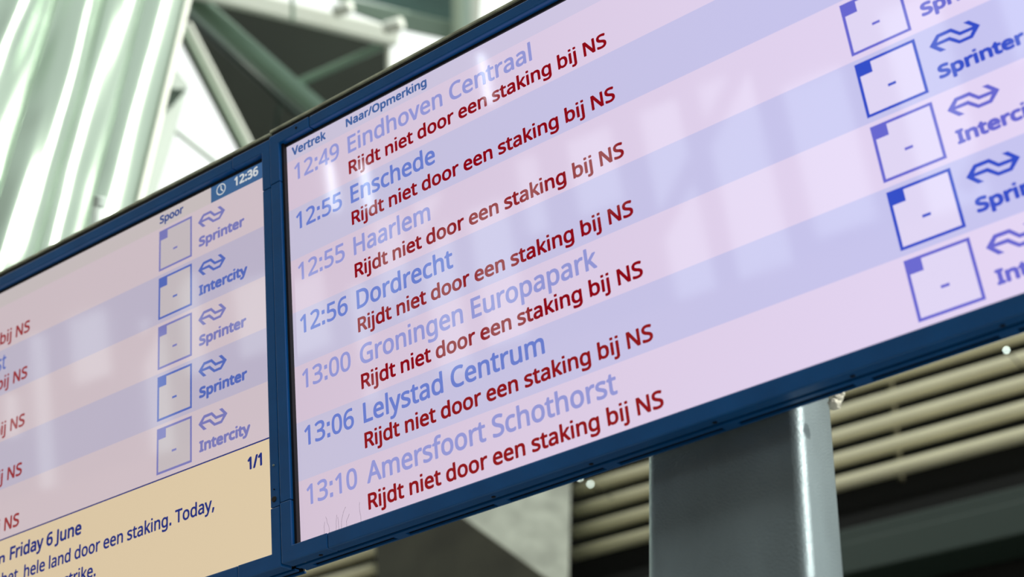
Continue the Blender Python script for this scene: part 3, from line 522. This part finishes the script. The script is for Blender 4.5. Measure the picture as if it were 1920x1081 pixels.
    for i in range(rows):
        pk = i % 2 == 0; tm = mt['tp' if pk else 'tb']; lg = mt['lp' if pk else 'lb']
        if which == 2:
            T(dests[i][0], 0.20, i+0.445, 0.34, 1.256, tm, 0.0095); T(dests[i][1], 1.452, i+0.445, 0.345, dests[i][2], tm, 0.011)
        T('Rijdt niet door een staking bij NS', 1.447, i+0.865, 0.262, 6.708, mt['red'], 0.0110)
        # track box: outline, filled corner, dash
        a0, a1, b0, b1 = 10.339, 11.199, i+0.067, i+0.922; w = 0.043
        flat('box_fill', a0+w, a1-w, b0+w, b1-w, mt['box'], -0.004, steps=2)
        bm = NB()
        for (p, q, r, s) in ((a0, a1, b0, b0+w), (a0, a1, b1-w, b1), (a0, a0+w, b0+w, b1-w), (a1-w, a1, b0+w, b1-w), (a0+w, 10.562, b0+w, i+0.275), (10.712, 10.824, i+0.552, i+0.592)):
            f = lflat(bm, [(p, r), (q, r), (q, s), (p, s)], -0.006)
        me = bpy.data.meshes.new('track_box'); bm.to_mesh(me); bm.free(); link('track_box', me, lg, scr)
        # double-headed arrow emblem: one closed outline and the slit inside it left open
        bm = NB(); dv = i-3
        quads = [
            [(11.357, 3.288), (11.487, 3.153), (11.512, 3.209), (11.455, 3.280)],
            [(11.487, 3.153), (11.685, 3.153), (11.667, 3.207), (11.512, 3.209)],
            [(11.685, 3.153), (11.784, 3.259), (11.768, 3.312), (11.667, 3.207)],
            [(11.784, 3.259), (11.952, 3.262), (11.935, 3.312), (11.768, 3.312)],
            [(11.952, 3.262), (11.850, 3.153), (11.925, 3.153), (12.047, 3.288)],
            [(12.047, 3.288), (11.935, 3.312), (11.952, 3.262)],
            [(12.047, 3.288), (11.915, 3.425), (11.890, 3.373), (11.947, 3.302)],
            [(11.915, 3.425), (11.735, 3.425), (11.752, 3.375), (11.890, 3.373)],
            [(11.735, 3.425), (11.621, 3.319), (11.639, 3.264), (11.752, 3.375)],
            [(11.621, 3.319), (11.452, 3.316), (11.462, 3.268), (11.639, 3.264)],
            [(11.452, 3.316), (11.556, 3.425), (11.478, 3.425), (11.357, 3.288)],
            [(11.357, 3.288), (11.462, 3.268), (11.452, 3.316)]]
        for q in quads: lflat(bm, [(u, v+dv) for u, v in q], -0.006)
        me = bpy.data.meshes.new('arrow_emblem'); bm.to_mesh(me); bm.free(); link('arrow_emblem', me, lg, scr)
        word = (('Sprinter', 'Intercity', 'Sprinter', 'Sprinter', 'Intercity') if which == 1 else ('Intercity', 'Intercity', 'Sprinter', 'Sprinter', 'Intercity', 'Sprinter', 'Intercity'))[i]
        T(word, 11.374, i+0.808, 0.208, 12.518 if word == 'Sprinter' else 12.569, lg, 0.0165)
    if which == 2:
        T('Vertrek', 0.158, -0.085, 0.182, 0.970, mt['hd'], 0.010); T('Naar/Opmerking', 1.440, -0.100, 0.172, 3.245, mt['hd'], 0.010)
    else:
        T('Spoor', 10.345, -0.092, 0.175, 10.974, mt['hd'], 0.010)
        T('st', 5.75, 1.445, 0.345, 6.035, mt['tb'], 0.005)
        clockm = screen_mat(nm+'clock panel', (62, 98, 142)); wh = screen_mat(nm+'white', (205, 210, 212)); dk = screen_mat(nm+'navy', (16, 40, 122))
        yel = screen_mat(nm+'yellow', (210, 190, 158), (220, 200, 166))
        flat('clock_panel', 11.692, U1, -0.37, 0.0, clockm, -0.004, steps=2)
        T('12:36', 12.285, -0.105, 0.190, 12.876, wh, 0.010)
        bm = NB(); n = 32; cx, cy = 11.949, -0.190
        for k in range(n):
            t0, t1 = 2*math.pi*k/n, 2*math.pi*(k+1)/n
            lflat(bm, [(cx+r*math.cos(t), cy+r*1.0*math.sin(t)) for r, t in ((0.118, t0), (0.118, t1), (0.096, t1), (0.096, t0))], -0.006)
        lflat(bm, [(cx-0.012, cy-0.078), (cx+0.012, cy-0.078), (cx+0.012, cy+0.008), (cx-0.012, cy+0.008)], -0.006)
        lflat(bm, [(cx-0.012, cy+0.004), (cx+0.010, cy-0.010), (cx+0.060, cy+0.050), (cx+0.042, cy+0.064)], -0.006)
        me = bpy.data.meshes.new('clock_symbol'); bm.to_mesh(me); bm.free(); link('clock_symbol', me, wh, scr)
        flat('message_panel', 0, U1, 5.0, 7.04, yel)
        flat('rule', 0, U1, 5.004, 5.030, dk, -0.004, steps=2)
        T('1/1', 12.488, 5.448, 0.228, 12.815, dk, 0.014)
        T('Friday 6 June', 6.497, 5.478, 0.255, 8.446, dk, 0.012); T('on', 5.98, 5.478, 0.255*0.76, 6.360, dk, 0.012)
        T('hele land door een staking. Today,', 6.925, 5.915, 0.238, 11.724, dk, 0.008); T('het', 6.30, 5.915, 0.238, 6.76, dk, 0.008)
        T('strike.', 8.020, 6.345, 0.238, 8.855, dk, 0.008)
    return bd, scr
board('departure_board', R1, T1, 1, 'left departure board with clock and yellow strike message', 13.30)
bd2, scr2 = board('departure_board', R2, T2, 2, 'right departure board listing seven cancelled trains with departure times', 13.33)

# dust fibres at the foot of the right screen
bm = NB(); rnd = random.Random(11)
for u0 in (0.55, 0.66, 0.80, 0.85, 0.90, 1.00, 1.30):
    u, v = u0, 7.03; h = rnd.uniform(0.12, 0.34); lean = rnd.uniform(-0.08, 0.12); prev = None
    for k in range(7):
        f = k/6; p = L(u0+lean*f*f+rnd.uniform(-0.008, 0.008), 7.04-h*f, -0.02-0.02*f)
        if prev is not None: tube(bm, prev, p, 0.00018, 5)
        prev = p
me = bpy.data.meshes.new('dust_fibres'); bm.to_mesh(me); bm.free(); o = link('dust_fibres', me, mat('grey dust', (120, 105, 125), 0.9), bd2); o['kind'] = 'stuff'
